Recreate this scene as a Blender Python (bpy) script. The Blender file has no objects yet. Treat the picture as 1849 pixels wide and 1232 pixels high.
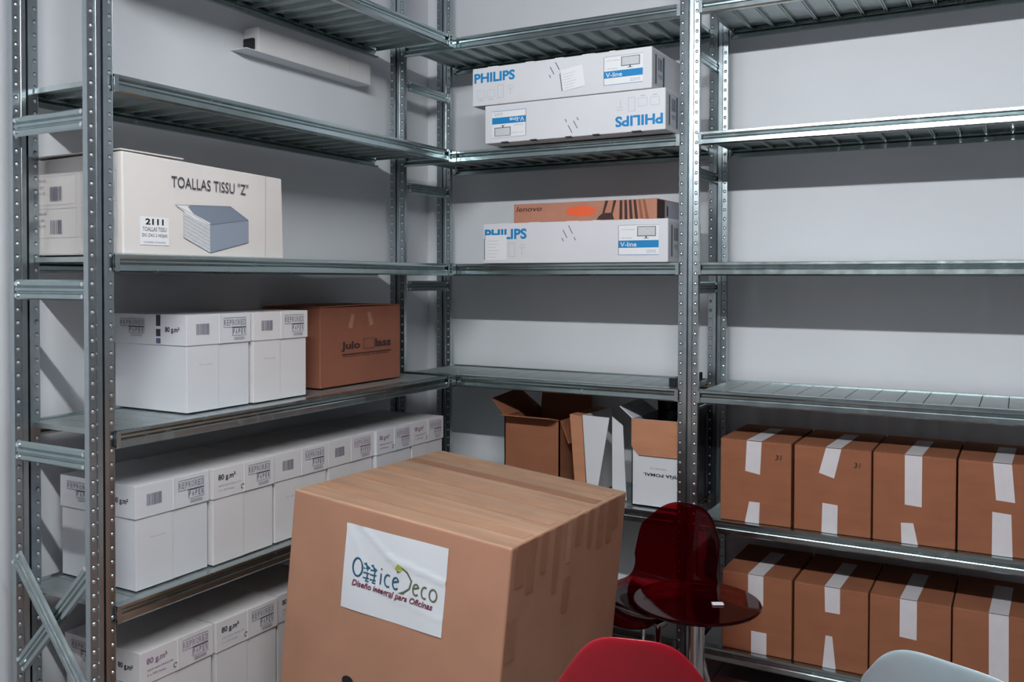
import bpy, math, random
from mathutils import Vector, Matrix
random.seed(7)
S = bpy.context.scene
COL = S.collection
# ------------------------------------------------------------------ camera, light, exposure
FLOOR = -1.40
CEIL = 1.30
yaw, pitch, roll = -.5126, -.0192, .0026
Fw = Vector((math.sin(yaw)*math.cos(pitch), math.cos(yaw)*math.cos(pitch), math.sin(pitch)))
R0 = Vector((math.cos(yaw), -math.sin(yaw), 0)); U0 = R0.cross(Fw)
Rt = R0*math.cos(roll)+U0*math.sin(roll); Up = U0*math.cos(roll)-R0*math.sin(roll)
cam = bpy.data.objects.new('camera', bpy.data.cameras.new('camera')); COL.objects.link(cam)
M = Matrix((Rt, Up, -Fw)).transposed().to_4x4(); M.translation = (2.2275, -3.2719, -.0386)
cam.matrix_world = M
cam.data.sensor_width = 36; cam.data.lens = 1637.7/1849*36; cam.data.shift_y = -80.2/1849
cam.data.clip_start = .05
S.camera = cam
w = bpy.data.worlds.new('world'); S.world = w; w.use_nodes = True
w.node_tree.nodes['Background'].inputs[0].default_value = (.75, .82, .9, 1)
w.node_tree.nodes['Background'].inputs[1].default_value = .05
S.view_settings.view_transform = 'Standard'; S.view_settings.look = 'None'
S.view_settings.gamma = 1; S.view_settings.use_curve_mapping = False
S.view_settings.exposure = 0.0
TUBE_STRENGTH = 400.0
TUBE_COLOR = (.93, .98, 1.0)

# ------------------------------------------------------------------ materials
def lin(c):
    return tuple((x/255/12.92 if x/255 <= .04045 else ((x/255+.055)/1.055)**2.4) for x in c)
def mat(name, rgb, rough=.6, metal=0., noise=0., nscale=20., stretch=(1, 1, 1), bump=0., rvar=0., spec=.5, trans=None, emit=None, coat=0.):
    m = bpy.data.materials.new(name); m.use_nodes = True
    nt = m.node_tree; b = nt.nodes['Principled BSDF']
    c = lin(rgb)
    b.inputs['Base Color'].default_value = (*c, 1); b.inputs['Roughness'].default_value = rough
    b.inputs['Metallic'].default_value = metal; b.inputs['Specular IOR Level'].default_value = spec
    b.inputs['Coat Weight'].default_value = coat
    if emit: b.inputs['Emission Color'].default_value = (*emit[0], 1); b.inputs['Emission Strength'].default_value = emit[1]
    if noise or bump or rvar:
        tc = nt.nodes.new('ShaderNodeTexCoord'); mp = nt.nodes.new('ShaderNodeMapping'); mp.inputs['Scale'].default_value = stretch
        nz = nt.nodes.new('ShaderNodeTexNoise'); nz.inputs['Scale'].default_value = nscale; nz.inputs['Detail'].default_value = 5
        nt.links.new(tc.outputs['Object'], mp.inputs[0]); nt.links.new(mp.outputs[0], nz.inputs['Vector'])
        if noise:
            rp = nt.nodes.new('ShaderNodeValToRGB')
            rp.color_ramp.elements[0].position = .3; rp.color_ramp.elements[1].position = .7
            rp.color_ramp.elements[0].color = (*[x*(1-noise) for x in c], 1)
            rp.color_ramp.elements[1].color = (*[min(1, x*(1+noise)) for x in c], 1)
            nt.links.new(nz.outputs['Fac'], rp.inputs[0]); nt.links.new(rp.outputs[0], b.inputs['Base Color'])
        if rvar:
            mr = nt.nodes.new('ShaderNodeMapRange'); mr.inputs[3].default_value = rough-rvar; mr.inputs[4].default_value = rough+rvar
            nt.links.new(nz.outputs['Fac'], mr.inputs[0]); nt.links.new(mr.outputs[0], b.inputs['Roughness'])
        if bump:
            bp = nt.nodes.new('ShaderNodeBump'); bp.inputs['Strength'].default_value = bump; bp.inputs['Distance'].default_value = .004
            nt.links.new(nz.outputs['Fac'], bp.inputs['Height']); nt.links.new(bp.outputs[0], b.inputs['Normal'])
    return m
M_ = dict(
    wall=mat('wall_paint', (214, 215, 219), .9, noise=.03, nscale=3, bump=.05, spec=.2),
    floor=mat('floor_tile', (120, 112, 110), .4, noise=.1, nscale=6),
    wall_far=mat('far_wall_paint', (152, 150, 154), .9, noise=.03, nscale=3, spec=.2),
    ceil=mat('ceiling_paint', (162, 158, 164), .9, spec=.2, noise=.02),
    zinc=mat('galvanised_steel', (172, 186, 187), .24, 1., noise=.05, nscale=26, rvar=.10),
    zinc_post=mat('galvanised_post_steel', (176, 186, 190), .30, 1., noise=.05, nscale=40, rvar=.05),
    zinc_slat=mat('galvanised_panel_steel', (192, 200, 200), .5, 1., noise=.08, nscale=18, rvar=.08),
    slot=mat('slot_dark', (26, 30, 33), .7, .2),
    dome=mat('pressed_dimple_steel', (235, 238, 240), .36, 1.),
    white=mat('white_board', (216, 212, 212), .75, noise=.025, nscale=5, spec=.25),
    white2=mat('white_board_cool', (211, 211, 215), .7, noise=.025, nscale=5, spec=.25),
    cream=mat('cream_board', (212, 206, 202), .75, noise=.04, nscale=4, spec=.25),
    brown=mat('brown_cardboard', (186, 130, 98), .8, noise=.07, nscale=9, stretch=(1, 1, 4), spec=.2),
    brown_d=mat('russet_cardboard', (144, 92, 67), .8, noise=.07, nscale=9, stretch=(1, 1, 4), spec=.2),
    julio=mat('reddish_cardboard', (138, 86, 68), .8, noise=.06, nscale=8, spec=.2),
    tape_w=mat('white_masking_tape', (208, 203, 206), .55, noise=.03, nscale=30),
    tape_b=mat('brown_packing_tape', (158, 113, 87), .36, noise=.08, nscale=14),
    tape_l=mat('pale_packing_tape', (182, 140, 112), .36, noise=.08, nscale=14),
    dark=mat('black_plastic', (22, 22, 26), .4, noise=.05),
    ink=mat('grey_ink', (96, 96, 112), .8), ink_d=mat('dark_ink', (52, 52, 64), .8),
    ink_f=mat('faint_ink', (168, 166, 176), .8), ink_p=mat('mauve_ink', (142, 110, 140), .8),
    ink_v=mat('violet_ink', (100, 90, 130), .8),
    blue=mat('blue_ink', (0, 124, 184), .6), pale=mat('label_paper', (226, 226, 228), .6),
    grey_t=mat('towel_grey', (136, 146, 160), .8), grey_t2=mat('towel_top_grey', (120, 130, 144), .8),
    lpaper=mat('towel_edge', (196, 198, 200), .8, noise=.12, nscale=60, stretch=(1, 1, 8)),
    black=mat('black_ink', (20, 20, 22), .7),
    orange=mat('orange_ink', (228, 92, 50), .6), brown_k=mat('dark_brown_ink', (58, 34, 30), .7), buff=mat('buff_board', (176, 120, 98), .7, noise=.05),
    teal=mat('teal_ink', (28, 84, 112), .7), olive=mat('olive_ink', (92, 96, 72), .7), lime=mat('lime_ink', (150, 164, 60), .7),
    maroon=mat('maroon_ink', (112, 40, 62), .7),
    red=mat('red_plastic', (138, 12, 28), .35, noise=.04, nscale=40),
    grey_p=mat('grey_plastic', (150, 164, 170), .3, noise=.03, nscale=40),
    chrome=mat('chrome', (210, 212, 215), .12, 1., rvar=.04, nscale=8),
    tube=mat('lamp_tube', (255, 255, 255), .5, emit=(TUBE_COLOR, TUBE_STRENGTH)),
    lampm=mat('lamp_housing', (230, 230, 230), .4, noise=.02),
    glossblack=mat('glossy_black_print', (28, 24, 34), .18, noise=.1, nscale=5),
)
# wall: grey-white plaster, floor: large tiles with joints
def tile_floor():
    nt = M_['floor'].node_tree; b = nt.nodes['Principled BSDF']
    tc = nt.nodes.new('ShaderNodeTexCoord'); br = nt.nodes.new('ShaderNodeTexBrick')
    br.offset = 0; br.inputs['Scale'].default_value = 1; br.inputs['Brick Width'].default_value = .33; br.inputs['Row Height'].default_value = .33
    br.inputs['Mortar Size'].default_value = .004; br.inputs['Color1'].default_value = (*lin((140, 130, 128)), 1)
    br.inputs['Color2'].default_value = (*lin((130, 122, 120)), 1); br.inputs['Mortar'].default_value = (*lin((80, 74, 72)), 1)
    nt.links.new(tc.outputs['Object'], br.inputs['Vector']); nt.links.new(br.outputs[0], b.inputs['Base Color'])
tile_floor()
def acrylic():
    m = bpy.data.materials.new('red_acrylic'); m.use_nodes = True; nt = m.node_tree
    for n in list(nt.nodes): nt.nodes.remove(n)
    o = nt.nodes.new('ShaderNodeOutputMaterial'); t = nt.nodes.new('ShaderNodeBsdfTransparent'); t.inputs[0].default_value = (.52, .075, .10, 1)
    g = nt.nodes.new('ShaderNodeBsdfGlossy'); g.inputs['Roughness'].default_value = .05; g.inputs[0].default_value = (1, .9, .9, 1)
    d = nt.nodes.new('ShaderNodeBsdfDiffuse'); d.inputs[0].default_value = (.35, .0, .01, 1)
    nz = nt.nodes.new('ShaderNodeTexNoise'); nz.inputs['Scale'].default_value = 4
    fr = nt.nodes.new('ShaderNodeFresnel'); fr.inputs[0].default_value = 1.28
    m1 = nt.nodes.new('ShaderNodeMixShader'); m1.inputs[0].default_value = .03; m2 = nt.nodes.new('ShaderNodeMixShader')
    nt.links.new(t.outputs[0], m1.inputs[1]); nt.links.new(d.outputs[0], m1.inputs[2])
    nt.links.new(fr.outputs[0], m2.inputs[0]); nt.links.new(m1.outputs[0], m2.inputs[1]); nt.links.new(g.outputs[0], m2.inputs[2])
    nt.links.new(m2.outputs[0], o.inputs[0]); return m
M_['acrylic'] = acrylic()

# ------------------------------------------------------------------ mesh helpers
class MB:
    def __init__(s): s.v = []; s.f = []; s.m = []; s.mats = []
    def mi(s, m):
        if m not in s.mats: s.mats.append(m)
        return s.mats.index(m)
    def add(s, vs, fs, m):
        k = len(s.v); s.v += [tuple(v) for v in vs]; i = s.mi(m)
        for f in fs: s.f.append(tuple(k+j for j in f)); s.m.append(i)
    def box(s, a, b, m):
        x0, y0, z0 = a; x1, y1, z1 = b
        s.add([(x0,y0,z0),(x1,y0,z0),(x1,y1,z0),(x0,y1,z0),(x0,y0,z1),(x1,y0,z1),(x1,y1,z1),(x0,y1,z1)],
              [(0,3,2,1),(4,5,6,7),(0,1,5,4),(1,2,6,5),(2,3,7,6),(3,0,4,7)], m)
    def hexa(s, bot, top, m):
        s.add(list(bot)+list(top), [(0,3,2,1),(4,5,6,7),(0,1,5,4),(1,2,6,5),(2,3,7,6),(3,0,4,7)], m)
    def slab(s, q, t, m):
        q = [Vector(p) for p in q]; n = (q[1]-q[0]).cross(q[3]-q[0]).normalized()*t
        s.hexa(q, [p+n for p in q], m)
    def sheet(s, pl, t, org, ax, ay, az, l0, l1, m):
        """extrude an open 2D polyline (thickness t) from l0 to l1 along az; 2D axes ax, ay"""
        pl = [Vector(p) for p in pl]; n = len(pl); off = []
        for i in range(n):
            ds = []
            if i > 0: ds.append((pl[i]-pl[i-1]).normalized())
            if i < n-1: ds.append((pl[i+1]-pl[i]).normalized())
            ns = [Vector((-d.y, d.x)) for d in ds]; a = sum(ns, Vector((0, 0)))
            a = a.normalized() if a.length > 1e-6 else ns[0]
            off.append(pl[i]+a*t/max(.5, a.dot(ns[0])))
        loop = pl+off[::-1]; k = len(loop)
        org, ax, ay, az = Vector(org), Vector(ax), Vector(ay), Vector(az)
        vs = [org+ax*p.x+ay*p.y+az*l for l in (l0, l1) for p in loop]
        fs = [(i, (i+1) % k, k+(i+1) % k, k+i) for i in range(k)]
        for j in (0, k):
            for i in range(n-1): fs.append((j+i, j+i+1, j+k-2-i, j+k-1-i))
        s.add(vs, fs, m)
    def cyl(s, a, b, r, m, n=16, r2=None):
        a, b = Vector(a), Vector(b); d = (b-a).normalized(); u = d.orthogonal().normalized(); v = d.cross(u); r2 = r if r2 is None else r2
        vs = [a+(u*math.cos(t*2*math.pi/n)+v*math.sin(t*2*math.pi/n))*r for t in range(n)]+[b+(u*math.cos(t*2*math.pi/n)+v*math.sin(t*2*math.pi/n))*r2 for t in range(n)]
        s.add(vs, [(i, (i+1) % n, n+(i+1) % n, n+i) for i in range(n)]+[tuple(range(n))[::-1], tuple(range(n, 2*n))], m)
    def tube(s, pts, r, m, n=10):
        for a, b in zip(pts, pts[1:]): s.cyl(a, b, r, m, n)
    def lathe(s, prof, c, m, n=48):
        k = len(prof); c = Vector(c)
        vs = [c+Vector((r*math.cos(2*math.pi*i/n), r*math.sin(2*math.pi*i/n), z)) for i in range(n) for r, z in prof]
        s.add(vs, [(i*k+j, ((i+1) % n)*k+j, ((i+1) % n)*k+(j+1) % k, i*k+(j+1) % k) for i in range(n) for j in range(k)], m)
    def build(s, name, parent=None, bevel=0, smooth=False, seg=2):
        me = bpy.data.meshes.new(name); me.from_pydata(s.v, [], s.f); me.update()
        for m in s.mats: me.materials.append(m)
        me.polygons.foreach_set('material_index', s.m)
        if smooth: me.polygons.foreach_set('use_smooth', [True]*len(s.f))
        o = bpy.data.objects.new(name, me); COL.objects.link(o)
        if parent: o.parent = parent
        if bevel:
            b = o.modifiers.new('bevel', 'BEVEL'); b.width = bevel; b.segments = seg; b.limit_method = 'ANGLE'; b.angle_limit = math.radians(50)
        return o
def thing(name, label, cat, loc=(0, 0, 0), rz=0, group=None, rot=None):
    o = bpy.data.objects.new(name, None); COL.objects.link(o); o.location = loc; o.rotation_euler = rot or (0, 0, rz)
    o.empty_display_size = .05
    return tag(o, label, cat, group)
def tag(o, label, cat, group=None):
    o['label'] = label; o['category'] = cat
    if group: o['group'] = group
    return o
_tc = {}
def textgeo(t, shear=0., bold=0.):
    if (t, shear, bold) not in _tc:
        c = bpy.data.curves.new('t', 'FONT'); c.body = t; c.size = 1; c.shear = shear; c.resolution_u = 3; c.offset = bold
        o = bpy.data.objects.new('t', c); COL.objects.link(o)
        me = bpy.data.meshes.new_from_object(o)
        vs = [(v.co.x, v.co.y) for v in me.vertices]; fs = [tuple(p.vertices) for p in me.polygons]
        bpy.data.objects.remove(o); bpy.data.meshes.remove(me); bpy.data.curves.remove(c)
        x0 = min(v[0] for v in vs); x1 = max(v[0] for v in vs); y0 = min(v[1] for v in vs); y1 = max(v[1] for v in vs)
        _tc[(t, shear, bold)] = ([((x-x0)/(x1-x0), (y-y0)/(y1-y0)) for x, y in vs], fs)
    return _tc[(t, shear, bold)]
class Face:
    """flat print on a face: origin at a corner, u to the right, v up as seen by a reader"""
    def __init__(s, o, u, v, off=.0006):
        s.o, s.u, s.v = Vector(o), Vector(u).normalized(), Vector(v).normalized()
        s.n = s.u.cross(s.v); s.off = off; s.mb = MB(); s.k = 0; s.hf = lambda a, b: 0
    def p(s, a, b, l=0): return s.o+s.u*a+s.v*b+s.n*(s.off+l+s.hf(a, b))
    def rect(s, a0, b0, a1, b1, m): s.poly([(a0, b0), (a1, b0), (a1, b1), (a0, b1)], m)
    def poly(s, pts, m, l=None):
        s.k += 1
        l = s.k*.00003 if l is None else l
        s.mb.add([s.p(a, b, l) for a, b in pts], [tuple(range(len(pts)))], m)
    def frame(s, a0, b0, a1, b1, t, m):
        s.rect(a0, b0, a1, b0+t, m); s.rect(a0, b1-t, a1, b1, m); s.rect(a0, b0, a0+t, b1, m); s.rect(a1-t, b0, a1, b1, m)
    def text(s, t, a0, b0, w, h, m, shear=0., rot=0, bold=.008):
        vs, fs = textgeo(t, shear, bold); s.k += 1; c, sn = math.cos(rot), math.sin(rot)
        s.mb.add([s.p(a0+(x*w*c-y*h*sn), b0+(x*w*sn+y*h*c), s.k*.00003) for x, y in vs], fs, m)
    def bars(s, a0, b0, a1, b1, m, n=15, seed=1):
        r = random.Random(seed); x = a0; st = (a1-a0)/n
        for i in range(n):
            wd = st*r.uniform(.3, .8); s.rect(x, b0, x+wd, b1, m); x += st
    def stroke(s, pts, wd, m):
        s.k += 1
        pv = [Vector(p) for p in pts]; L = []; Rr = []
        for i, p in enumerate(pv):
            d = (pv[min(i+1, len(pv)-1)]-pv[max(i-1, 0)]).normalized(); nn = Vector((-d.y, d.x))*wd/2
            L.append(p+nn); Rr.append(p-nn)
        n = len(pv)
        s.mb.add([s.p(q.x, q.y, s.k*.00003) for q in L+Rr], [(i, n+i, n+i+1, i+1) for i in range(n-1)], m)
    def done(s, name, parent): return s.mb.build(name, parent)

# ------------------------------------------------------------------ room
def struct(name, a, b, m):
    mb = MB(); mb.box(a, b, m); o = mb.build(name); o['kind'] = 'structure'; return o
WX, WY = -.115, .115
XR, YF = 5.4, -6.4
struct('floor', (WX-.2, YF-.2, FLOOR-.1), (XR+.2, WY+.2, FLOOR), M_['floor'])
struct('ceiling', (WX-.2, YF-.2, CEIL), (XR+.2, WY+.2, CEIL+.1), M_['ceil'])
struct('wall_left', (WX-.12, YF-.2, FLOOR), (WX, WY+.2, CEIL), M_['wall'])
struct('wall_back', (WX, WY, FLOOR), (XR, WY+.12, CEIL), M_['wall'])
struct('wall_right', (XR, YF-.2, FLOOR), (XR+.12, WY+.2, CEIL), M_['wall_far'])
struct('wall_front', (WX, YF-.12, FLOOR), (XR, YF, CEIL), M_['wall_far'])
def lamp(x, y, lab, L=1.5):
    t = thing('ceiling_lamp', lab, 'lamp', (x, y, 1.08))
    mb = MB(); mb.box((-L/2-.04, -.05, .03), (L/2+.04, .05, .07), M_['lampm'])
    for sx in (-1, 1): mb.box((sx*(L/2+.02)-.012, -.018, -.02), (sx*(L/2+.02)+.012, .018, .03), M_['lampm'])
    mb.build('lamp_housing', t, .003)
    mb = MB(); mb.cyl((-L/2-.01, 0, -.005), (L/2+.01, 0, -.005), .016, M_['tube'], 12); mb.build('lamp_tube', t, smooth=True)
    mb = MB()
    for sx in (-.5, .5): mb = MB(); mb.cyl((sx, 0, .07), (sx, 0, CEIL-1.08), .004, M_['chrome'], 8); mb.build('suspension_rod', t)
lamp(1.75, -2.75, 'fluorescent tube lamp hanging over the aisle before the shelves')

# ------------------------------------------------------------------ racks
X, Y, Z = Vector((1, 0, 0)), Vector((0, 1, 0)), Vector((0, 0, 1))
LV = [-1.290, -.8602, -.430, 0.0, .4358, .8735]
PITCH = .0338
def post(parent, cx, cy, out, side, z1=1.22):
    """out: outward face direction; the post centre is cx,cy"""
    mb = MB(); m = M_['zinc_post']
    pr = [(-.026, .002), (-.035, .002), (-.035, .0165), (-.0345, .0186), (-.0340, .0180), (-.0165, .0200), (-.0155, .0235), (-.0145, .0240), (-.0030, .0250), (-.0018, .010)]
    pr = pr+[(-a, b) for a, b in pr[::-1]]
    mb.sheet(pr, -.0018, (cx, cy, 0), side, out, Z, FLOOR, z1, m)
    out, side = Vector(out), Vector(side)
    z = FLOOR+.03; 
    while z < z1-.02:
        for a in (-.0252, .0252):
            c = Vector((cx, cy, z))+side*a+out*.0193; sl = Vector((side.x, side.y, 0))*.990-out*(.11 if a > 0 else -.11)
            n = 10
            ring = [c+sl*math.cos(2*math.pi*i/n)*.0056+Z*math.sin(2*math.pi*i/n)*.0066 for i in range(n)]
            mb.add(ring, [tuple(range(n))], M_['slot'])
            base = [c+sl*math.cos(2*math.pi*i/n)*.0050+Z*(math.sin(2*math.pi*i/n)*.0054-.0008)+out*.0001 for i in range(n)]
            mid = [c+sl*math.cos(2*math.pi*i/n)*.0034+Z*(math.sin(2*math.pi*i/n)*.0037-.0008)+out*.0027 for i in range(n)]
            top = c-Z*.0008+out*.0038
            k = len(mb.v)
            mb.add(base+mid+[top], [(i, (i+1) % n, n+(i+1) % n, n+i) for i in range(n)]+[(n+i, n+(i+1) % n, 2*n) for i in range(n)], M_['dome'])
        # slots on the side cheeks
        z += PITCH
    mb.sheet([(-.038, -.005), (-.038, .028), (.038, .028), (.038, -.005)], -.003, (cx, cy, 0), side, out, Z, FLOOR, FLOOR+.05, M_['dark'])
    return mb.build('post', parent)
BEAM = [(-.028, .012), (-.028, .020), (-.004, .020), (-.0008, .0188), (-.0004, .0115), (-.002, .0080), (-.0075, .0050), (-.0080, .0000), (-.002, -.0040), (-.0006, -.0065), (0, -.0200), (-.004, -.0245), (-.020, -.0245), (-.020, -.019)]
def shelf(parent, lev, along, out, o, l0, l1, depth, clip=None, clip_at=None):
    """o: a point on the front face plane at l=0; along: beam direction; out: outward direction"""
    along, out, o = Vector(along), Vector(out), Vector(o); o.z = LV[lev]
    mb = MB(); n = round((l1-l0)/.0745); w_ = (l1-l0)/n; t = .001
    for i in range(n):
        a, b = l0+i*w_+.0014, l0+(i+1)*w_-.0014
        pr = [(a+.004, .002), (a, .002), (a, .0150), (b, .0150), (b, .002), (b-.004, .002)]
        mb.sheet(pr, -t, o, along, Z, -out, .0105, depth-.0105, M_['zinc_slat'])
    p = mb.build('shelf', parent)
    mb = MB(); mb.sheet(BEAM, -.0016 if True else 0, o, out, Z, along, l0, l1, M_['zinc']); mb.build('front_beam', p)
    mb = MB(); mb.sheet(BEAM, -.0016, o-out*depth, -out, Z, along, l0, l1, M_['zinc']); mb.build('rear_beam', p)
    # end hooks where the beams meet the posts
    for l in (l0+.002, l1-.002):
        for k, q in ((1, 0), (-1, depth)):
            c = o+along*l-out*q; mb = MB()
            pts = [c+out*(.0015*k)+along*s_+Z*z_ for s_, z_ in ((-.006, -.022), (.006, -.022), (.006, .018), (-.006, .018))]
            if k*along.cross(Z).dot(out) < 0: pts = pts[::-1]
            mb.slab(pts, .002, M_['zinc_post']); mb.build('beam_hook', p)
    return p
def brace(parent, a, b, h=.05, nrm=Vector((0, -1, 0))):
    """ribbed flat brace from a to b"""
    a, b = Vector(a), Vector(b); d = (b-a).normalized(); v = nrm.cross(d).normalized()
    if v.z < 0: v = -v
    pr = [(-h/2, 0), (-h/2+.004, .005), (-h/2+.012, .005), (-h/2+.016, 0), (-.005, 0), (-.001, .005), (.003, .005), (.007, 0), (h/2-.016, 0), (h/2-.012, .005), (h/2-.004, .005), (h/2, 0)]
    mb = MB(); mb.sheet(pr, .0015, a, v, nrm, d, 0, (b-a).length, M_['zinc'])
    o = mb.build('brace', parent)
    mb = MB()
    for c in (a+d*.008, b-d*.008):
        for s_ in (-h/3.2, h/3.2): mb = MB(); mb.cyl(c+v*s_, c+v*s_+nrm*.010, .0055, M_['dome'], 8); mb.build('bolt', o)
    return o
DF = .315
# left rack along the left wall
LR = thing('shelving_unit', 'galvanised steel shelving unit along the left wall, stacked with white paper boxes', 'shelves', (0, 0, 0))
post(LR, .290, -1.864, (1, 0, 0), (0, 1, 0))
post(LR, -.032, -1.845, (1, 0, 0), (0, 1, 0))
for lv in range(6):
    p = shelf(LR, lv, (0, -1, 0), (1, 0, 0), (DF, 0, 0), .348, 1.828, .372)
    # corner clip plates joining the two front beams
    mb = MB(); z = LV[lv]
    mb.box((DF+.001, -.372, z-.026), (DF+.004, -.345, z+.022), M_['zinc_post'])
    for k in (-.013, 0, .011): mb.box((DF+.0035, -.364, z+k-.003), (DF+.0045, -.353, z+k+.004), M_['slot'])
    mb.box((DF-.002, -.346, z-.024), (DF+.001, -.318, z+.020), M_['zinc'])
    mb.build('corner_clip', p)
for zc in (.342, -.068, -.476): brace(LR, (.008, -1.884, zc), (.285, -1.884, zc), .048)
brace(LR, (.006, -1.888, -.745), (.285, -1.888, -1.050), .045)
brace(LR, (.004, -1.876, -1.030), (.285, -1.876, -.742), .045)
# back rack, two bays
RR = thing('shelving_unit', 'galvanised steel shelving unit along the back wall in two bays', 'shelves', (0, 0, 0))
for px in (.030, 1.244, 2.460):
    post(RR, px, -.293, (0, -1, 0), (1, 0, 0)); post(RR, px, .042, (0, -1, 0), (1, 0, 0))
    for zc in (.742, .333, -.067, -.476):
        brace(RR, (px+(.02 if px < 1 else -.006), -.27, zc), (px+(.02 if px < 1 else -.006), .02, zc), .040, Vector((1, 0, 0)))
for lv in range(6):
    for a, b in ((.066, 1.208), (1.280, 2.424)):
        shelf(RR, lv, (1, 0, 0), (0, -1, 0), (0, -DF, 0), a, b, .385)

SH = .0206   # shelf surface over level
# ------------------------------------------------------------------ paper boxes
ROW = 'white lidded paper boxes'
LOGO = ('REPRORED', 'PAPER')
def logo(f, a0, b1, w_, h, m):
    n = 8; cw = w_/n; b0 = b1-h*.42
    f.frame(a0, b0, a0+w_, b1, .0012, m)
    for i, ch in enumerate(LOGO[0]):
        if i: f.rect(a0+i*cw-.0004, b0, a0+i*cw+.0004, b1, m)
        f.text(ch, a0+i*cw+cw*.22, b0+h*.09, cw*.56, h*.24, m)
    f.rect(a0+cw*3, b0-.002, a0+w_, b0+.001, M_['ink_d'])
    c0 = b0-h*.36
    f.frame(a0+3*cw, c0, a0+w_, b0, .0010, m)
    for i, ch in enumerate(LOGO[1]): f.text(ch, a0+(3+i)*cw+cw*.2, c0+h*.07, cw*.6, h*.22, m)
    for k in range(2): f.rect(a0+3.6*cw, c0-h*.09-k*h*.07, a0+7.4*cw, c0-h*.055-k*h*.07, M_['ink_f'])
def paper_box(x, y, z, label, left='bar', right='logo', W=.236, D=.305, H=.270, rz=0., ink='ink', big=False, side=True, mark=False, lid_h=.085):
    """x: front face, y: near corner; box stretches W along +y and D along -x"""
    t = thing('paper_box', label, 'box', (x, y, z), rz, ROW)
    wm = M_[random.choice(['white', 'white2'])]
    mb = MB(); g = .003
    mb.box((-D+g, g, 0), (-g, W*.5-.002, H-.004), wm); mb.box((-D+g, W*.5, 0), (-g-.0016, W-g, H-.004), wm)
    mb.box((-D+2*g, W*.5-.004, 0), (-g-.001, W*.5+.002, H-.006), wm)
    body = mb.build('box_body', t, .0015)
    zl = H-lid_h
    mb = MB(); mb.box((-D, 0, zl), (0, W, H), wm)
    mb.box((-.001, W*.5-.003, zl), (.0012, W*.5+.004, H), wm)
    lid = mb.build('lid', t, .002)
    if left == 'bar': mb = None
    f = Face((.0, 0, zl), Y, Z)
    if left == 'bar': f.bars(W*.14, lid_h*.34, W*.34, lid_h*.70, M_['ink'], 22, 3)
    else:
        f.text('80 g.m²', W*.08, lid_h*.54, W*.27, lid_h*.24, M_['ink_d' if ink == 'ink' else ink], bold=.03)
        for k in range(2): f.text('papel extra blanco A4' if k == 0 else '5 x 500 hojas', W*.09, lid_h*(.36-.16*k), W*(.34-.1*k), lid_h*.09, M_['ink_f' if ink == 'ink' else ink])
    f.done('printed_barcode' if left == 'bar' else 'printed_weight', lid); f = Face((.0, 0, zl), Y, Z)
    logo(f, W*.56, lid_h*.86, W*.36, lid_h*.80, M_[ink])
    if mark:
        r = .006; f.stroke([(W*.46+r*math.cos(a), lid_h*.22+r*math.sin(a)) for a in [i*.5 for i in range(1, 11)]], .002, M_['ink_d'])
    f.done('printed_logo', lid)
    if left == 'bar':
        f = Face((-g, 0, 0), Y, Z); f.text('Print quality', W*.2, H*.47, W*.2, .005, M_['ink_f']); f.done('printed_note', body)
    if side:
        f = Face((-D, 0, zl), X, Z)
        logo(f, D*.10, lid_h*.84, D*.34, lid_h*.62, M_['ink']); f.done('printed_logo', lid); f = Face((-D, 0, zl), X, Z)
        if not big:
            f.rect(D*.60, 0.004, D*.66, lid_h*.22, M_['ink_v']); f.rect(D*.60, lid_h*.28, D*.66, lid_h*.52, M_['ink_d']); f.rect(D*.60, lid_h*.62, D*.66, lid_h*.99, M_['ink_d']); f.done('printed_stripe', lid); f = Face((-D, 0, zl), X, Z)
        f.text('80 g.m²', D*.72, lid_h*.38, D*.19, lid_h*.22, M_['ink_d'], bold=.03)
        f.done('printed_weight', lid)
    return t
z = LV[2]+SH
paper_box(.238, -1.550, z, 'white paper box above the long row, its striped side facing the front post')
paper_box(.241, -1.306, z, 'white paper box between the striped-side box and the brown carton', rz=.006, side=False)
z = LV[1]+SH
specs = [(-1.740, .268, 'bar', 'ink', False, 'white paper box at the near end of the long row, next to the front post'),
         (-1.494, .276, '80', 'ink', True, 'white paper box with dark weight print, second from the post in the long row'),
         (-1.250, .270, 'bar', 'ink', False, 'white paper box third from the post in the long row, beside the big carton'),
         (-1.005, .268, 'bar', 'ink_p', False, 'white paper box fourth from the post in the long row, showing above the big carton'),
         (-.762, .276, '80', 'ink_p', True, 'white paper box second from the far end of the long row, mauve print'),
         (-.548, .274, '80', 'ink_p', True, 'white paper box at the far end of the long row, nearest the room corner')]
for i, (y, x, l, ink, mk, lab) in enumerate(specs):
    W = (.240, .238, .240, .238, .209, .208)[i]
    paper_box(x, y, z, lab, l, W=W, ink=ink, mark=mk, side=(i == 0), rz=(0, .004, -.004, .006, 0, .004)[i])
z = LV[0]+SH
specs = [(-1.735, .276, 'white paper box on the lowest left shelf, beside the front post'),
         (-1.490, .282, 'white paper box second from the post on the lowest left shelf'),
         (-1.245, .276, 'white paper box third from the post on the lowest shelf, mostly behind the big carton')]
for i, (y, x, lab) in enumerate(specs):
    paper_box(x, y, z, lab, '80', ink='ink_p' if i == 0 else 'ink', mark=True, W=.240, side=(i == 0), big=True)

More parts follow.
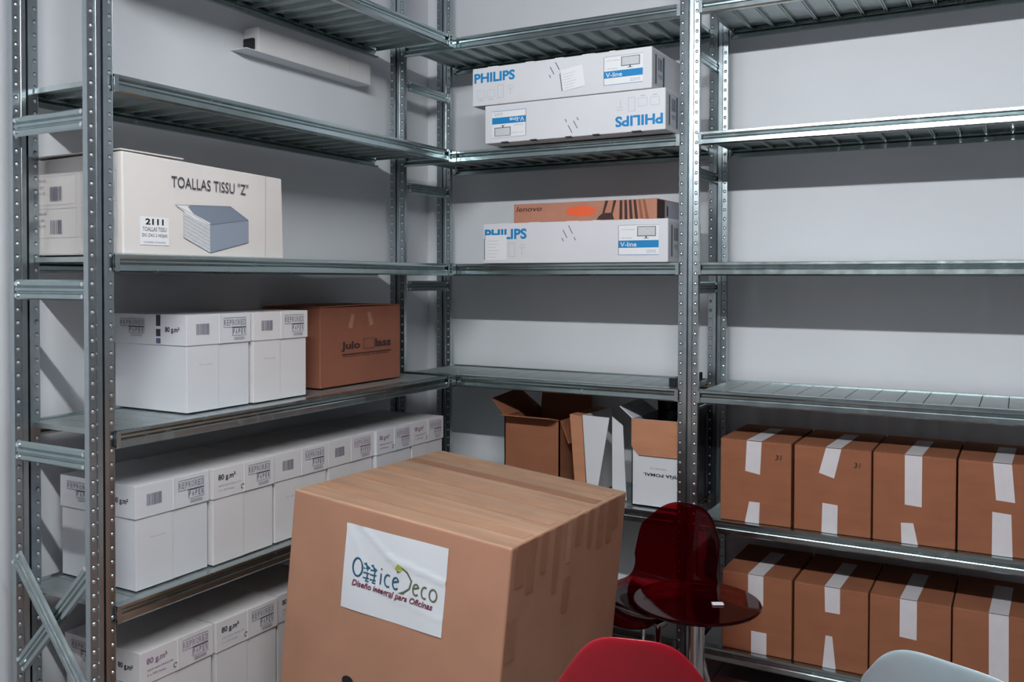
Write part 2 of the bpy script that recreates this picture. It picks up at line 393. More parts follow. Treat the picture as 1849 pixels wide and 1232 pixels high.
# ------------------------------------------------------------------ towel box
def towels():
    L, D, H = .562, .395, .256
    t = thing('towel_box', 'long cream carton printed TOALLAS TISSU "Z", on the left shelf', 'box', (.292, -1.790, LV[3]+SH), .004)
    mb = MB()
    n = 1
    mb.hexa([(-D, 0, 0), (0, 0, 0), (0, L, 0), (-D, L, 0)], [(-D+.003, .002, H-.006), (-.004, 0, H), (-.003, L-.006, H-.016), (-D+.003, L-.006, H-.018)], M_['cream'])
    mb.build('box_body', t, .004)
    mb = MB(); mb.slab([(-D+.02, .0, H+.001), (-.012, .003, H+.004), (-.012, D*.5, H+.001), (-D+.02, D*.5, H+.001)], .003, M_['cream']); mb.build('top_flap', t)
    f = Face((0, 0, 0), Y, Z, .0012)
    f.text('TOALLAS TISSU "Z"', L*.26, H*.70, L*.48, .030, M_['ink_d'], bold=.001)
    f.done('printed_title', t); f = Face((0, 0, 0), Y, Z, .0012)
    f.rect(L*.085, H*.10, L*.245, H*.38, M_['pale'])
    f.text('2111', L*.115, H*.30, L*.10, .016, M_['black'], bold=.04); f.text('TOALLAS TISSU', L*.10, H*.235, L*.13, .011, M_['black'])
    f.text('ZIG ZAG 2 HOJAS', L*.095, H*.17, L*.14, .011, M_['black']); f.text('CONTIENE 20 PAQUETES', L*.105, H*.115, L*.12, .005, M_['ink_d'])
    f.done('paper_sticker', t); f = Face((0, 0, 0), Y, Z, .0012)
    P = lambda x, y: (L*x, H*y)
    f.poly([P(.33, .19), P(.49, .04), P(.49, .34), P(.33, .48)], M_['lpaper'])
    f.poly([P(.49, .04), P(.74, .17), P(.74, .42), P(.49, .34)], M_['grey_t'])
    f.poly([P(.33, .48), P(.49, .34), P(.74, .42), P(.62, .555), P(.37, .53)], M_['grey_t2'])
    f.poly([P(.28, .52), P(.345, .53), P(.39, .44), P(.49, .36), P(.49, .34), P(.40, .39), P(.34, .45)], M_['pale'])
    for k in range(6): f.stroke([P(.335, .22+k*.04), P(.485, .08+k*.04)], .0006, M_['ink'])
    for q in ([P(.33, .19), P(.49, .04), P(.49, .34), P(.33, .48), P(.33, .19)], [P(.49, .04), P(.74, .17), P(.74, .42), P(.49, .34)], [P(.33, .48), P(.28, .52), P(.37, .53), P(.62, .555), P(.74, .42)]):
        f.stroke(q, .001, M_['ink_d'])
    f.done('printed_drawing', t); f = Face((0, 0, 0), Y, Z, .0012)
    f.stroke([(L*.86, .004), (L*.862, H-.012)], .0012, M_['ink_f']); f.done('board_crease', t)
    f = Face((-D, 0, 0), X, Z, .0012)
    for k in (0, 1):
        b = H*(.10+.34*k)+.02
        f.frame(.005, b, D*.55, b+H*.30, .0008, M_['ink_f']); f.frame(D*.60, b, D-.02, b+H*.30, .0008, M_['ink_f'])
        for q in (0, .52*D):
            f.bars(D*.28+q, b+.010, D*.40+q, b+H*.18, M_['ink'], 9, 4+k)
            f.text('TOALLAS', D*.12+q, b+H*.24, D*.12, .006, M_['ink_p']); f.text('ZIG ZAG', D*.13+q, b+H*.17, D*.09, .006, M_['ink_p']); f.text('20 x 150', D*.15+q, b+H*.11, D*.08, .006, M_['ink_p'])
    f.done('printed_side', t)
towels()

# ------------------------------------------------------------------ brown carton on the left shelf
def julio():
    L, D, H = .448, .262, .272
    t = thing('carton', 'reddish-brown carton printed in dark letters, beside the white boxes on the left shelf', 'box', (.176, -.938, LV[2]+SH), 0)
    mb = MB(); mb.box((-D, 0, 0), (0, L, H), M_['julio']); mb.build('box_body', t, .003)
    mb = MB()
    mb.slab([(-D+.002, .002, H), (-.002, .002, H+.001), (-.002, L*.48, H+.004), (-D+.002, L*.48, H+.004)], .003, M_['julio'])
    mb.slab([(-D+.002, L*.5, H+.004), (-.002, L*.5, H+.004), (-.002, L-.002, H+.001), (-D+.002, L-.002, H+.001)], .003, M_['julio']); mb.build('top_flap', t)
    f = Face((0, 0, 0), Y, Z)
    f.text('Julo', L*.24, H*.43, L*.23, H*.125, M_['brown_k'], bold=.04); f.done('printed_name', t); f = Face((0, 0, 0), Y, Z); f.text('lass', L*.66, H*.455, L*.21, H*.11, M_['brown_k'], bold=.04)
    f.done('printed_name', t); f = Face((0, 0, 0), Y, Z)
    f.poly([(L*.54, H*.45), (L*.64, H*.46), (L*.64, H*.56), (L*.58, H*.60), (L*.53, H*.54)], M_['julio'])
    f.frame(L*.51, H*.44, L*.65, H*.58, .002, M_['ink_d'])
    f.rect(L*.25, H*.385, L*.87, H*.40, M_['brown_k']); f.text('Cristaleria y menaje de hosteleria', L*.26, H*.35, L*.58, H*.03, M_['brown_k'])
    f.done('printed_front', t)
    mb = MB()
    for (a, b, w_, r) in ((.36, .80, .03, -.3), (.60, .82, .03, .35)):
        c = Vector((.0008, L*a, H*b)); u = Vector((0, math.cos(r), math.sin(r))); v = Vector((0, -math.sin(r), math.cos(r)))
        mb.add([c-u*w_*.4-v*.02, c+u*w_*.4-v*.02, c+u*w_*.3+v*.03, c-u*w_*.3+v*.03], [(0, 1, 2, 3)], M_['tape_b'])
    mb.build('packing_tape', t)
julio()

# ------------------------------------------------------------------ monitor boxes
def monitor_box(name, x0, x1, y, z, H, label, flip=False, rz=0., D=.37, covered=False, sticker=None):
    L = x1-x0
    t = thing(name, label, 'box', (x0, y, z), rz, None)
    mb = MB(); mb.box((0, 0, 0), (L, D, H), M_['white2']); body = mb.build('box_body', t, .003)
    mb = MB()
    r = random.Random(hash(label) % 100 if False else len(label))
    for k in range(5):
        a = L*(.12+k*.17+r.uniform(-.03, .03)); zz = -.0006 if flip else H-.003
        mb = MB(); mb.box((a, -.0010, zz), (a+r.uniform(.02, .05), .02, zz+.004), M_['ink_d' if flip else 'white']); mb.build('flap_tab', t)
    newf = (lambda: Face((L, 0, H), -X, -Z)) if flip else (lambda: Face((0, 0, 0), X, Z))
    f = newf()
    W_ = L
    # word mark
    f.text('PHILIPS', W_*.012, H*.60, W_*.245, H*.26, M_['blue'], bold=.035)
    f.done('brand_print', t)
    f = newf()
    # line-art pictograms
    for k in range(4):
        a = W_*(.03+.062*k)
        if k == 2: f.frame(a, H*.16, a+W_*.035, H*.50, .0012, M_['ink_f'])
        elif k == 3: f.stroke([(a, H*.44), (a+W_*.03, H*.46), (a+W_*.03, H*.38), (a, H*.38)], .0012, M_['ink_f']); f.rect(a+W_*.013, H*.20, a+W_*.015, H*.38, M_['ink_f'])
        else: f.frame(a, H*.20, a+W_*.045, H*.40, .0009, M_['ink_f']); f.rect(a+W_*.01, H*.14, a+W_*.035, H*.155, M_['ink_f'])
    for a, b, s_ in ((.46, .80, 1), (.49, .90, 1), (.455, .60, .4), (.52, .62, .4)):
        f.stroke([(W_*a, H*b), (W_*(a+.022*s_), H*(b-.20*s_))], .003, M_['ink'])
    f.done('printed_pictograms', t); f = newf()
    a0, a1, b0, b1 = W_*.755, W_*.955, H*.17, H*.86
    f.rect(a0, b0, a1, b1, M_['pale']); f.rect(a0-.0015, b0, a0, b1, M_['ink_d']); f.rect(a0, b1, a1, b1+.001, M_['ink'])
    f.rect(a0, H*.34, a1, H*.51, M_['blue']); f.text('V-line', a0+.006, H*.365, .060, H*.11, M_['pale'])
    f.text('21.5" monitor', a0+.01, H*.75, .05, H*.035, M_['ink_f']); f.text('LED display', a0+.01, H*.545, .04, H*.04, M_['ink_f'])
    f.rect(a0, b0, a1, b0+.0015, M_['blue']); f.text('223V5', a1-.045, H*.22, .035, H*.07, M_['ink_f'])
    f.rect(a1-.078, H*.60, a1-.010, H*.83, M_['ink']); f.rect(a1-.075, H*.62, a1-.013, H*.815, M_['lpaper'])
    f.rect(a1-.048, H*.56, a1-.043, H*.60, M_['ink_d']); f.rect(a1-.055, H*.55, a1-.036, H*.562, M_['ink_d'])
    f.done('printed_panel', t)
    if sticker:
        f = Face((0, 0, 0), X, Z, .0022); a, b, w_, h, rr = sticker
        c, s_ = math.cos(rr), math.sin(rr)
        q = lambda x, y: (a+x*c-y*s_, b+x*s_+y*c)
        f.poly([q(0, 0), q(w_, 0), q(w_, h), q(0, h)], M_['pale'])
        for k in range(6): f.stroke([q(.006, h*(.12+.13*k)), q(w_*(.5+.07*(k % 3)), h*(.12+.13*k))], .0010, M_['ink_f'])
        f.stroke([q(-.004, h*.02), q(-.004, h*.85)], .003, M_['ink'])
        f.done('shipping_label', t)
    # end face (to the right)
    f = Face((L, 0, 0), Y, Z)
    f.rect(.008, H*.10, .13, H*.92, M_['lpaper']); f.rect(.03, H*.14, .045, H*.86, M_['ink']); f.rect(.105, H*.12, .12, H*.88, M_['teal'])
    f.text('PHILIPS', .060, H*.30, .04, H*.12, M_['ink']); f.bars(.058, H*.5, .10, H*.8, M_['ink'], 9, 2)
    f.done('printed_end', t)
    return t
zb = LV[4]+.0205
H4 = .139
monitor_box('monitor_box', .492, 1.190, -.395, zb+.004, H4, 'long white box printed PHILIPS upside down, under the other on the corner shelf', flip=True, D=.37)
monitor_box('monitor_box', .442, 1.144, -.402, zb+H4+.005, H4, 'long white box printed PHILIPS upright, topmost in the stack of two', sticker=(.375, .020, .085, .075, .14), D=.37)
H3 = .149
monitor_box('monitor_box', .448, 1.180, -.335, LV[3]+.0205, H3, 'long white box printed PHILIPS under the flat brown box', sticker=(.012, .012, .092, .094, 0), D=.36)
def lenovo():
    L, D, H = .570, .26, .072
    t = thing('laptop_box', 'flat tan box with orange oval and dark stripes on top of a white box', 'box', (.556, -.290, LV[3]+.0205+H3+.001), -.015)
    mb = MB(); mb.box((0, 0, 0), (L, D, H), M_['buff']); mb.build('box_body', t, .002)
    f = Face((0, 0, 0), X, Z)
    f.text('lenovo', L*.02, H*.60, L*.19, H*.26, M_['brown_k'], shear=.2); f.done('printed_name', t); f = Face((0, 0, 0), X, Z)
    f.poly([(L*.49+L*.105*math.cos(a), H*.52+H*.26*math.sin(a)) for a in [i*math.pi/14 for i in range(28)]], M_['orange']); f.done('printed_oval', t); f = Face((0, 0, 0), X, Z)
    f.poly([(L*.60, H*.05), (L*.615, H*.22), (L*.64, H*.36), (L*.66, H*.98), (L*.68, H*.98), (L*.655, H*.38), (L*.70, H*.38), (L*.715, H*.98), (L*.735, H*.98), (L*.71, H*.30), (L*.72, H*.05)], M_['brown_k'])
    for k in range(6): f.poly([(L*(.755+.035*k), H*.04), (L*(.775+.035*k), H*.04), (L*(.775+.030*k), H*.97), (L*(.758+.030*k), H*.97)], M_['brown_k' if k < 4 else 'brown_d'])
    f.done('printed_front', t)
    f = Face((L, 0, 0), Y, Z); f.rect(.003, .003, D*.28, H-.003, M_['brown_k']); f.rect(D*.30, .004, D*.9, H-.004, M_['ink_f']); f.rect(D*.36, H*.2, D*.42, H*.7, M_['ink_d']); f.done('printed_end', t)
lenovo()

# ------------------------------------------------------------------ casing on the left wall
def casing():
    t = thing('wall_casing', 'long white casing fixed high on the left wall under the top shelf', 'casing', (WX, -.39, .735))
    mb = MB(); mb.box((.0005, -.605, 0), (.072, 0, .082), M_['white']); mb.build('casing_body', t, .002)
    mb = MB(); mb.box((.010, -.617, .008), (.055, -.605, .045), M_['dark']); mb.build('end_cap', t, .002)
    mb = MB(); mb.box((.0005, -.665, -.003), (.074, 0, -.0005), M_['white2']); mb.build('bottom_flange', t)
    mb = MB(); mb.box((.072, -.135, 0), (.0732, -.129, .082), M_['tape_w']); mb.build('joint_strip', t)
casing()

# ------------------------------------------------------------------ brown cartons on the right
def carton(x0, x1, y, z, H, label, tape_top, tape_bot, mk=None, D=.34):
    L = x1-x0
    t = thing('carton', label, 'box', (x0, y, z), random.uniform(-.004, .004), 'brown taped cartons in the right-hand bay')
    mb = MB(); mb.box((0, 0, 0), (L, D, H), M_['brown_d']); mb.build('box_body', t, .0035)
    mb = MB(); mb.slab([(.001, .002, H), (L-.001, .002, H), (L-.001, D/2-.001, H+.0005), (.001, D/2-.001, H+.0005)], .0018, M_['brown_d'])
    mb.slab([(.001, D/2+.001, H+.0005), (L-.001, D/2+.001, H+.0005), (L-.001, D-.002, H), (.001, D-.002, H)], .0018, M_['brown_d']); mb.build('top_flap', t)
    def tp(q, top):
        m = M_['tape_w']; mb = MB()
        P = [Vector((u*L, -.0012, H*(1-v))) for u, v in q]
        mb.slab(P, .0006, m)
        if top:
            a, b = q[0][0]*L, q[1][0]*L
            mb.slab([(a, -.0015, H+.0022), (b, -.0015, H+.0022), (b+.01, D*.8, H+.003), (a+.01, D*.8, H+.003)], .0006, m)
        mb.build('tape_strip', t)
    if tape_top:
        (a, b), (c, d), v1, v2 = tape_top
        tp([(a, 0), (b, 0), (d, v2), (c, v1)], True)
    if tape_bot:
        (a, b), (c, d), v1, v2 = tape_bot
        tp([(a, v1), (b, v2), (d, .998), (c, .998)], False)
    if mk:
        f = Face((0, 0, 0), X, Z, .002); f.text(mk, L*.78, H*.80, L*.09, H*.06, M_['brown_k'], shear=.2); f.done('pen_mark', t)
z = LV[1]+SH
up = [(1.353, 1.585, ((.38, .59), (.36, .57), .37, .40), ((.42, .57), (.36, .56), .74, .74), '31', 'brown taped carton on the upper right shelf, next to the steel post'),
      (1.594, 1.827, ((.42, .62), (.33, .53), .30, .35), ((.38, .58), (.37, .575), .65, .66), '31', 'brown carton on the upper right shelf with a slanting white tape'),
      (1.832, 2.063, ((.39, .60), (.395, .60), .56, .57), ((.35, .50), (.36, .56), .77, .76), None, 'brown carton on the upper right shelf with the long upper tape, third from the post'),
      (2.068, 2.300, ((.39, .60), (.43, .64), .40, .41), ((.39, .60), (.39, .62), .53, .54), None, 'brown carton on the upper right shelf at the right picture edge')]
for x0, x1, a, b, mk, lab in up: carton(x0, x1, -.292, z, .270, lab, a, b, mk)
z = LV[0]+SH
lo = [(1.362, 1.590, ((.38, .60), (.38, .60), .38, .38), ((.43, .65), (.43, .65), .72, .72), 'brown taped carton on the lowest right shelf, partly behind the red glass-like table'),
      (1.597, 1.822, ((.42, .63), (.43, .63), .31, .31), ((.44, .53), (.40, .58), .60, .60), 'brown carton on the lowest right shelf with a narrow tapering lower tape'),
      (1.826, 2.054, ((.38, .59), (.38, .59), .45, .46), None, 'brown carton on the lowest right shelf behind the left rim of the grey chair'),
      (2.058, 2.290, ((.41, .63), (.42, .64), .92, .92), None, 'brown carton on the lowest right shelf with one very long tape, at the picture edge')]
for x0, x1, a, b, lab in lo: carton(x0, x1, -.292, z, .258, lab, a, b)

# ------------------------------------------------------------------ open cartons in the corner bay
def open_carton():
    z = LV[1]+SH; L, D, H = .236, .30, .275
    t = thing('open_carton', 'open brown carton with raised flaps on the corner shelf', 'box', (.502, -.262, z))
    mb = MB(); m = M_['brown_d']; w_ = .005
    mb.box((0, 0, 0), (L, D, w_), m); mb.box((0, 0, 0), (L, w_, H), m); mb.box((0, D-w_, 0), (L, D, H), m)
    mb.box((0, 0, 0), (w_, D, H), m); mb.box((L-w_, 0, 0), (L, D, H), m)
    mb.build('box_body', t)
    def fl(q):
        mb = MB(); mb.slab(q, .004, m); mb.build('flap', t)
    fl([(0, .004, H), (0, D-.004, H), (-.085, D-.03, H+.075), (-.075, .03, H+.060)])          # left flap, out and up
    fl([(.004, D, H), (L-.004, D, H), (L-.01, D+.004, H+.095), (.01, D+.004, H+.095)])         # back flap up
    fl([(L, D-.004, H), (L, .004, H), (L+.026, .02, H-.085), (L+.026, D-.02, H-.085)])       # right flap down
    fl([(L-.004, 0, H), (.004, 0, H), (.012, -.055, H+.012), (L-.02, -.055, H+.012)])         # front flap, out
open_carton()
def sheets():
    z = LV[1]+SH
    t = tag(MBslab([(.790, -.235, z), (.835, -.235, z), (.815, -.235, z+.295), (.765, -.235, z+.300)], .26, M_['brown']), 'flattened brown carton standing on edge beside the open carton', 'cardboard')
    # white folded carton: two leaves standing in a V
    t = thing('folded_carton', 'white folded carton standing upright between brown carton and white wine carton', 'cardboard', (.84, -.235, z))
    mb = MB(); mb.slab([(0, 0, 0), (.035, 0, 0), (.085, 0, .298), (-.022, 0, .300)], -.004, M_['white2']); mb.build('front_leaf', t)
    mb = MB(); mb.slab([(.0, .003, 0), (-.022, .003, .300), (-.012, .24, .300), (.008, .24, 0)], -.004, M_['white']); mb.build('side_leaf', t)
    mb = MB(); mb.slab([(.09, .02, 0), (.145, .02, 0), (.130, .02, .270), (.088, .02, .300)], -.004, M_['white2']); mb.build('rear_leaf', t)
def MBslab(q, t, m, name='flattened_carton'):
    mb = MB(); q = [Vector(p) for p in q]; mb.hexa([q[0], q[1], q[1]+Vector((0, t, 0)), q[0]+Vector((0, t, 0))], [q[3], q[2], q[2]+Vector((0, t, 0)), q[3]+Vector((0, t, 0))], m)
    return mb.build(name, None, .002)
sheets()
def wine_carton():
    z = LV[1]+SH; L, D, H = .200, .255, .308
    t = thing('wine_carton', 'open white wine carton with upside-down print and brown folded flap', 'box', (1.024, -.262, z))
    w_ = .004; mb = MB(); m = M_['white2']
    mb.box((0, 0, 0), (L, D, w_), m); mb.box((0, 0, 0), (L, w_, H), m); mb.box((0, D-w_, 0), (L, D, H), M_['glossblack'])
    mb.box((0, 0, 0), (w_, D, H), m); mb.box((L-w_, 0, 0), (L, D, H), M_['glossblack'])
    mb.build('box_body', t)
    mb = MB(); q = [(.001, H), (L-.001, H), (L-.001, H-.118), (L-.02, H-.127), (.028, H-.127), (.001, H-.098)]
    k = len(q); vs = [(a, -.002, b) for a, b in q]+[(a, -.007, b) for a, b in q]
    mb.add(vs, [tuple(range(k)), tuple(range(k, 2*k))[::-1]]+[(i, i+k, (i+1) % k+k, (i+1) % k) for i in range(k)], M_['brown']); mb.build('front_flap', t)
    mb = MB(); mb.slab([(0, D-.01, H), (0, .01, H), (-.050, .012, H+.040), (-.055, D-.03, H+.045)], .004, M_['white2']); mb.build('side_flap', t)
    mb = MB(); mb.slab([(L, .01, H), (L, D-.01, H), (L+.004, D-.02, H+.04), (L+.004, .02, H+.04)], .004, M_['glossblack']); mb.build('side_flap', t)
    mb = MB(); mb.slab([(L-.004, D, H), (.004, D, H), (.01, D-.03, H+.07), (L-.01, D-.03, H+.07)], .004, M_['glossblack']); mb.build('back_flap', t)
    f = Face((L, 0, H), -X, -Z)
    f.text('VIÑA POMAL', L*.10, H*.61, L*.68, H*.046, M_['ink_d'], bold=.03); f.text('RESERVA', L*.36, H*.545, L*.30, H*.022, M_['ink_f'])
    f.done('printed_front', t)
wine_carton()
# black bar lying on the shelf above
mb = MB(); mb.box((0, 0, 0), (.022, .268, .030), M_['dark']); o = mb.build('plastic_bar', None, .002)
o.location = (1.152, -.240, LV[2]+.0165); o.rotation_euler = (0, 0, -.06)
tag(o, 'short black plastic bar lying on the corner shelf behind the steel post', 'bar')

# ------------------------------------------------------------------ big carton in front
def big_carton():
    o = Vector((1.245, -1.522, -.638)); A = Vector((-.642, -.001, .059)); B = Vector((-.001, .674, -.0095)); Zd = Vector((.091, .015, .996))
    a, b = A.normalized(), B.normalized()
    t = thing('large_carton', 'large brown taped carton with a white paper label, on the floor', 'box', (o.x, o.y, FLOOR))
    base = Vector((o.x, o.y, FLOOR))
    def dn(p): return p-Zd*((p.z-FLOOR)/Zd.z)
    tops = [o+A, o, o+B, o+A+B]
    bots = [dn(p) for p in tops]
    m = bpy.data.materials.new('carton_top'); 
    mb = MB(); mb.hexa([p-base for p in bots], [p-base for p in tops], M_['brown_big']); mb.build('box_body', t, .006, seg=3)
    L = A.length
    # top: tape runs across, side: hanging ends
    nt_ = b.cross(a)*-1
    up_ = a.cross(b); up_ = up_ if up_.z > 0 else -up_
    r = random.Random(3)
    mb = MB()
    def strip(p0, p1, wv, n, m, l=.0008):
        mb.slab([p0-wv+n*l, p1-wv+n*l, p1+wv+n*l, p0+wv+n*l], .0004, m)
    org = o-base
    for i, (v, w_, u0, u1, mm, l) in enumerate(((.10, .024, -.0, 1.0, 'tape_l', .0008), (.235, .018, .0, 1.0, 'tape_l', .0009), (.36, .026, .0, 1.0, 'tape_l', .0010), (.50, .024, 0, 1, 'tape_b', .0008), (.60, .024, 0, 1, 'tape_l', .0009))):
        mb = MB(); s_ = org+b*v; strip(s_+a*(L*.02), s_+a*(L*.985), b*w_, up_, M_[mm], l)
        # run down the right side
        ln = (.13, .17, .08, .12, .09)[i]
        nrm = Vector((1, 0, 0)); sd = s_
        strip(sd-Zd*.002, sd-Zd*ln, b*w_*.85, Vector((.995, 0, -.09)), M_['tape_b'], .0010)
        mb.build('packing_tape', t)
    for i, (v, w_, l0, l1, mm) in enumerate(((.045, .020, .0, .10, 'tape_b'), (.165, .014, .0, .10, 'tape_b'), (.30, .014, .0, .11, 'tape_l'), (.43, .012, 0, .10, 'tape_b'), (.56, .018, 0, .12, 'tape_b'), (.03, .022, .17, .27, 'tape_b'), (.31, .016, .15, .24, 'tape_b'))):
        mb = MB(); sd = org+b*v; strip(sd-Zd*(l0+.002), sd-Zd*l1, b*w_, Vector((.995, 0, -.09)), M_[mm], .0016); mb.build('packing_tape', t)
    # label on the front face, slightly rumpled
    u = -a; vdir = Zd.normalized(); n = u.cross(vdir)
    lab0 = org+a*.464-vdir*.258   # lower left
    mb = MB(); nx, nz = 36, 26; Lw, Lh = .300, .212; rg = random.Random(5)
    fold = lambda x, y: .0015+.0016*max(0, 1-abs((y-.66)+.22*(x-.75))/.035)*(x > .42)+.0010*max(0, 1-abs((x-.12)+.5*(y-.75))/.03)*(y > .45)+.0011*max(0, 1-abs((y-.86)+.9*(x-.30))/.05)*(x < .6)+.0004*math.sin(9*x+4*y)+.0009*max(0, 1-abs((y-.30)+.25*(x-.5))/.03)*(x > .3)
    vs = [lab0+u*(Lw*i/nx)+vdir*(Lh*j/nz+.006*(i/nx))+n*(.0015+2.0*(fold(i/nx, j/nz)-.0015)) for j in range(nz+1) for i in range(nx+1)]
    mb.add(vs, [(j*(nx+1)+i, j*(nx+1)+i+1, (j+1)*(nx+1)+i+1, (j+1)*(nx+1)+i) for j in range(nz) for i in range(nx)], M_['labelp'])
    lb = mb.build('paper_label', t, smooth=True); lb['label'] = 'white paper label with handwritten-style lettering'
    f = Face(lab0, u, vdir, .0009)
    W, H = Lw, Lh; f.hf = lambda p, q: .0015+2.0*(fold(p/W, q/H)-.0015)
    el = lambda cx, cy, rx, ry, a0=0, a1=6.4: [(W*cx+W*rx*math.cos(q), H*cy+H*ry*math.sin(q)) for q in [a0+(a1-a0)*i/24 for i in range(25)]]
    f.stroke(el(.145, .52, .048, .105), .0050, M_['teal'])
    for cx in (.235, .305):
        f.stroke([(W*(cx-.01), H*.60), (W*(cx+.015), H*.53), (W*(cx+.012), H*.42), (W*(cx-.005), H*.39), (W*(cx+.03), H*.39)], .0040, M_['teal'])
        f.stroke([(W*(cx-.03), H*.53), (W*(cx+.035), H*.545)], .0035, M_['teal']); f.stroke([(W*(cx-.03), H*.48), (W*(cx+.035), H*.485)], .0032, M_['teal']); f.stroke([(W*(cx-.032), H*.42), (W*(cx+.03), H*.425)], .0032, M_['teal'])
        f.stroke([(W*(cx-.025), H*.59), (W*(cx+.035), H*.55)], .0028, M_['teal'])
    f.stroke([(W*.385, H*.53), (W*.382, H*.40)], .0042, M_['teal']); f.stroke([(W*.386, H*.575), (W*.387, H*.59)], .0050, M_['teal'])
    f.stroke(el(.455, .47, .032, .068, 1.0, 5.3), .0042, M_['teal'])
    f.stroke([(W*.505, H*.475), (W*.56, H*.50)]+el(.535, .47, .030, .066, .5, 5.5), .0042, M_['teal'])
    f.stroke([(W*.545, H*.60), (W*.56, H*.66), (W*.59, H*.665), (W*.64, H*.63), (W*.685, H*.55), (W*.67, H*.46), (W*.62, H*.40), (W*.57, H*.37), (W*.62, H*.385)], .0045, M_['olive'])
    f.poly([(W*.52, H*.64), (W*.545, H*.70), (W*.575, H*.69), (W*.60, H*.645), (W*.57, H*.62), (W*.54, H*.625)], M_['lime'])
    f.stroke([(W*.705, H*.475), (W*.755, H*.50)]+el(.733, .47, .028, .062, .5, 5.5), .0040, M_['olive'])
    f.stroke(el(.815, .465, .028, .064, 1.0, 5.3), .0040, M_['olive']); f.stroke(el(.895, .465, .034, .066), .0040, M_['olive'])
    f.text('Diseño integral para Oficinas', W*.10, H*.275, W*.80, H*.095, M_['maroon'], shear=.25, bold=.022)
    f.done('printed_lettering', lb)
    f = Face(org+a*.424-vdir*.438, u, vdir, .0012)
    f.poly([(.018*math.cos(q), .014*math.sin(q)) for q in [i*.35 for i in range(18)]], M_['black']); f.done('hand_hole', t)
    f = Face(org, b, vdir, .0016)
    for (uu, vv) in ((.40, -.40), (.155, -.43)):
        f.stroke([(uu, vv-.03), (uu+.008, vv)], .004, M_['black']); f.stroke([(uu+.014, vv-.03), (uu+.022, vv+.002)], .004, M_['black'])
    f.done('printed_marks', t)
def streaky():
    m = mat('streaked_cardboard', (182, 128, 98), .55, spec=.35)
    nt = m.node_tree; b = nt.nodes['Principled BSDF']; N = nt.nodes.new; Lk = nt.links.new
    tc = N('ShaderNodeTexCoord'); mp = N('ShaderNodeMapping'); mp.inputs['Scale'].default_value = (1.8, 15, 1.2)
    n1 = N('ShaderNodeTexNoise'); n1.inputs['Scale'].default_value = 1.6; n1.inputs['Detail'].default_value = 4
    n2 = N('ShaderNodeTexNoise'); n2.inputs['Scale'].default_value = 7; n2.inputs['Detail'].default_value = 5
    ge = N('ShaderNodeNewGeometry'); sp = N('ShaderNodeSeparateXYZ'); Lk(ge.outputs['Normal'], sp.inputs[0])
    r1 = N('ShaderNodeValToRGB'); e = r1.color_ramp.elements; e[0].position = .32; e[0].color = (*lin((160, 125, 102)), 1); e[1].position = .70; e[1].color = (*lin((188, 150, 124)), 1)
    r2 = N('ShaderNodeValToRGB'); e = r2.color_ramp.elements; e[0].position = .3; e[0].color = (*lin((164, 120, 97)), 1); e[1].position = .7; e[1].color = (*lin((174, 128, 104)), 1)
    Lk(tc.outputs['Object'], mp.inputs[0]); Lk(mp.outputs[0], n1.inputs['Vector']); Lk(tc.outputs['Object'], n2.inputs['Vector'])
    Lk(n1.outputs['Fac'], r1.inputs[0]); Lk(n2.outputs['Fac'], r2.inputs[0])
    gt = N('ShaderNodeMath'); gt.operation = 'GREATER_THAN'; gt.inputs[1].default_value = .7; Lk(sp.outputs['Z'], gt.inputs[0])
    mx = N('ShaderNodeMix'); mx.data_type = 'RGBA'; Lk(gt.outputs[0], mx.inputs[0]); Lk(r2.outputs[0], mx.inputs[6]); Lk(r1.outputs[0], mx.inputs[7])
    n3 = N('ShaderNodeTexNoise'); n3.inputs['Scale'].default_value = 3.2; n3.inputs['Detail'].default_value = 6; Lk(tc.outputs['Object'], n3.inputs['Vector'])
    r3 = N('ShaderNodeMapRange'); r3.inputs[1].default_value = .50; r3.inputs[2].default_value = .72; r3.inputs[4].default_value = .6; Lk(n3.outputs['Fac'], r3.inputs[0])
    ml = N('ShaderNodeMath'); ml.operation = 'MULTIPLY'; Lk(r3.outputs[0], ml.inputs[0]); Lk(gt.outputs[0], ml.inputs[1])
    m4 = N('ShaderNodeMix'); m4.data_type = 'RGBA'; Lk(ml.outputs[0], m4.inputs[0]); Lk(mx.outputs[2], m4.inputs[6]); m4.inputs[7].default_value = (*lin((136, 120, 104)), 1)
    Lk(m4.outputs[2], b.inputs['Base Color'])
    return m
M_['brown_big'] = streaky()
M_['labelp'] = mat('label_sheet', (214, 217, 222), .38, noise=.015, nscale=8)
big_carton()

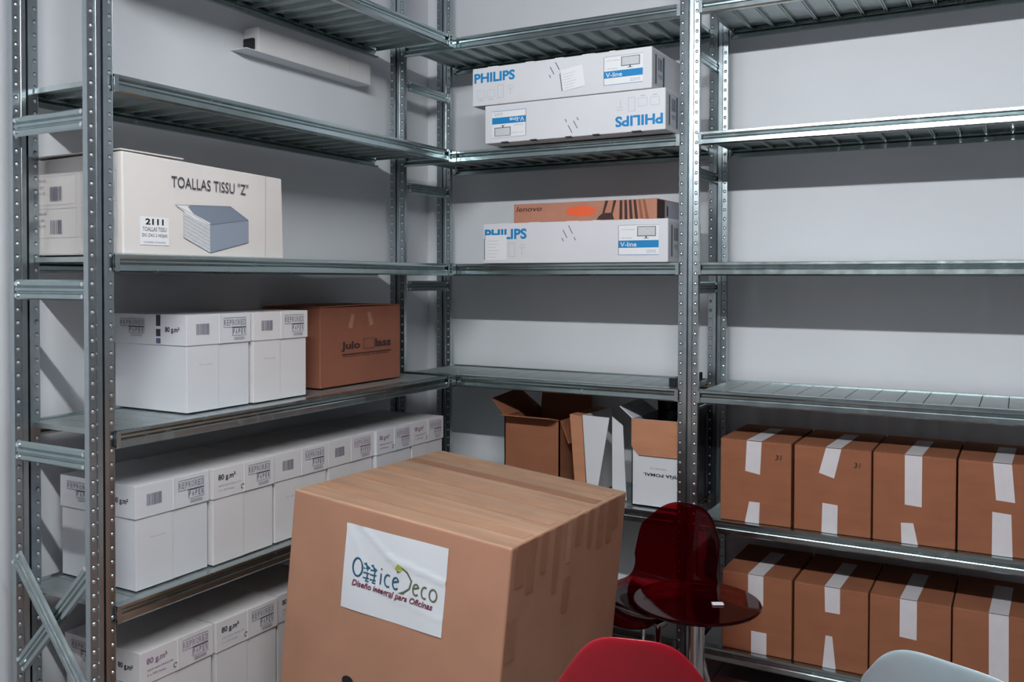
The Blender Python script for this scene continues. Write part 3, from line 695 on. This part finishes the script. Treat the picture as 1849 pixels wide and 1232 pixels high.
# ------------------------------------------------------------------ chairs and table
def shell_chair(label, loc, rz, m, seat_h=.44, back_h=.80, top_w=.14, seat_w=.20, group=None, seat_d=.36, legm=None, thick=.006, rnd=.11):
    t = thing('shell_chair', label, 'chair', (loc[0], loc[1], FLOOR), rz, group)
    prof = [(seat_d*.62, seat_h-.035), (seat_d*.58, seat_h-.005), (seat_d*.40, seat_h), (seat_d*.1, seat_h-.012), (-seat_d*.2, seat_h-.015), (-seat_d*.36, seat_h+.01), (-seat_d*.44, seat_h+.06)]
    nb = 9
    for i in range(1, nb+1):
        q = i/nb; prof.append((-seat_d*(.44+.16*q), seat_h+.06+(back_h-seat_h-.06)*q))
    P = []
    nt_ = 16; np_ = len(prof)
    for i, (fw, zz) in enumerate(prof):
        if i <= 6: hw = seat_w*(1 if i > 1 else (.80 if i == 0 else .93)); back = max(0, (i-4)/3)
        else:
            back = 1; q = (zz-(seat_h+.06))/(back_h-seat_h-.06); base = seat_w+(top_w-seat_w)*q
            d = back_h-zz
            hw = base*(1-.10*max(0, 1-d/rnd)**2)
        for j in range(nt_+1):
            s_ = -1+2*j/nt_
            x = s_*hw; cur = s_*s_
            q = 0 if i <= 6 else max(0, (zz-seat_h-.06)/(back_h-seat_h-.06))
            drop = (abs(s_)**3.2)*(.085*back_h/.8)*q**3
            P.append((x, fw+cur*.045*back, zz+cur*.030*(1-back)-drop))
    F = [(i*(nt_+1)+j, (i+1)*(nt_+1)+j, (i+1)*(nt_+1)+j+1, i*(nt_+1)+j+1) for i in range(np_-1) for j in range(nt_)]
    mb = MB(); mb.add(P, F, m); o = mb.build('shell', t, smooth=True)
    so = o.modifiers.new('solid', 'SOLIDIFY'); so.thickness = thick; so.offset = 0
    su = o.modifiers.new('sub', 'SUBSURF'); su.levels = 2; su.render_levels = 2
    mb = MB(); mb.box((-seat_w*.6, -seat_d*.25, seat_h-.034), (seat_w*.6, seat_d*.35, seat_h-.022), M_['chrome']); mb.build('seat_frame', t, .003)
    for sx in (-1, 1):
        for sy in (-1, 1):
            mb = MB(); mb.tube([(sx*seat_w*.55, sy*seat_d*.25+.02, seat_h-.028), (sx*seat_w*.95, sy*seat_d*.5+.02, 0.004)], .008, M_['chrome'], 10); mb.build('leg', t, smooth=True)
    return t
# local +y of a chair is its front
shell_chair('solid red plastic shell chair, its rounded back rising before the big carton', (1.685, -1.83), math.radians(14), M_['red'], top_w=.122, back_h=.838, seat_w=.18, group=None)
shell_chair('grey plastic shell chair at the lower right, light rim', (2.225, -1.60), math.radians(-22), M_['grey_p'], top_w=.180, seat_w=.19)
shell_chair('see-through dark red chair standing between the big carton and the steel post', (1.26, -.66), math.radians(162), M_['acrylic'], seat_h=.385, back_h=.650, top_w=.15, seat_w=.16, seat_d=.30, thick=.008, rnd=.09)
def table():
    x, y, h, r = 1.435, -.795, -.945-FLOOR, .178
    t = thing('side_table', 'small round see-through red table on a chrome column before the steel post', 'table', (x, y, FLOOR))
    mb = MB(); mb.lathe([(0.001, h-.010), (r-.004, h-.010), (r, h-.006), (r, h-.002), (r-.003, h), (.001, h)], (0, 0, 0), M_['acrylic'], 96); mb.build('table_top', t, smooth=False)
    mb = MB(); mb.cyl((0, 0, .02), (0, 0, h-.018), .022, M_['chrome'], 24); mb.cyl((0, 0, h-.018), (0, 0, h-.011), .07, M_['chrome'], 24); mb.build('column', t, smooth=False)
    mb = MB(); mb.lathe([(.001, 0), (.10, 0), (.10, .006), (.03, .022), (.001, .022)], (0, 0, 0), M_['chrome'], 48); mb.build('base', t)
    mb = MB(); mb.box((-.016, -.009, 0), (.016, .009, .004), M_['pale']); o = mb.build('highlight_chip', None, .001)  # added pale chip, stands in for a bright reflection on the acrylic top
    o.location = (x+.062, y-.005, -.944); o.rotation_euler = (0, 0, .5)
    tag(o, 'tiny pale chip added as the bright highlight on the round red table', 'highlight')
table()
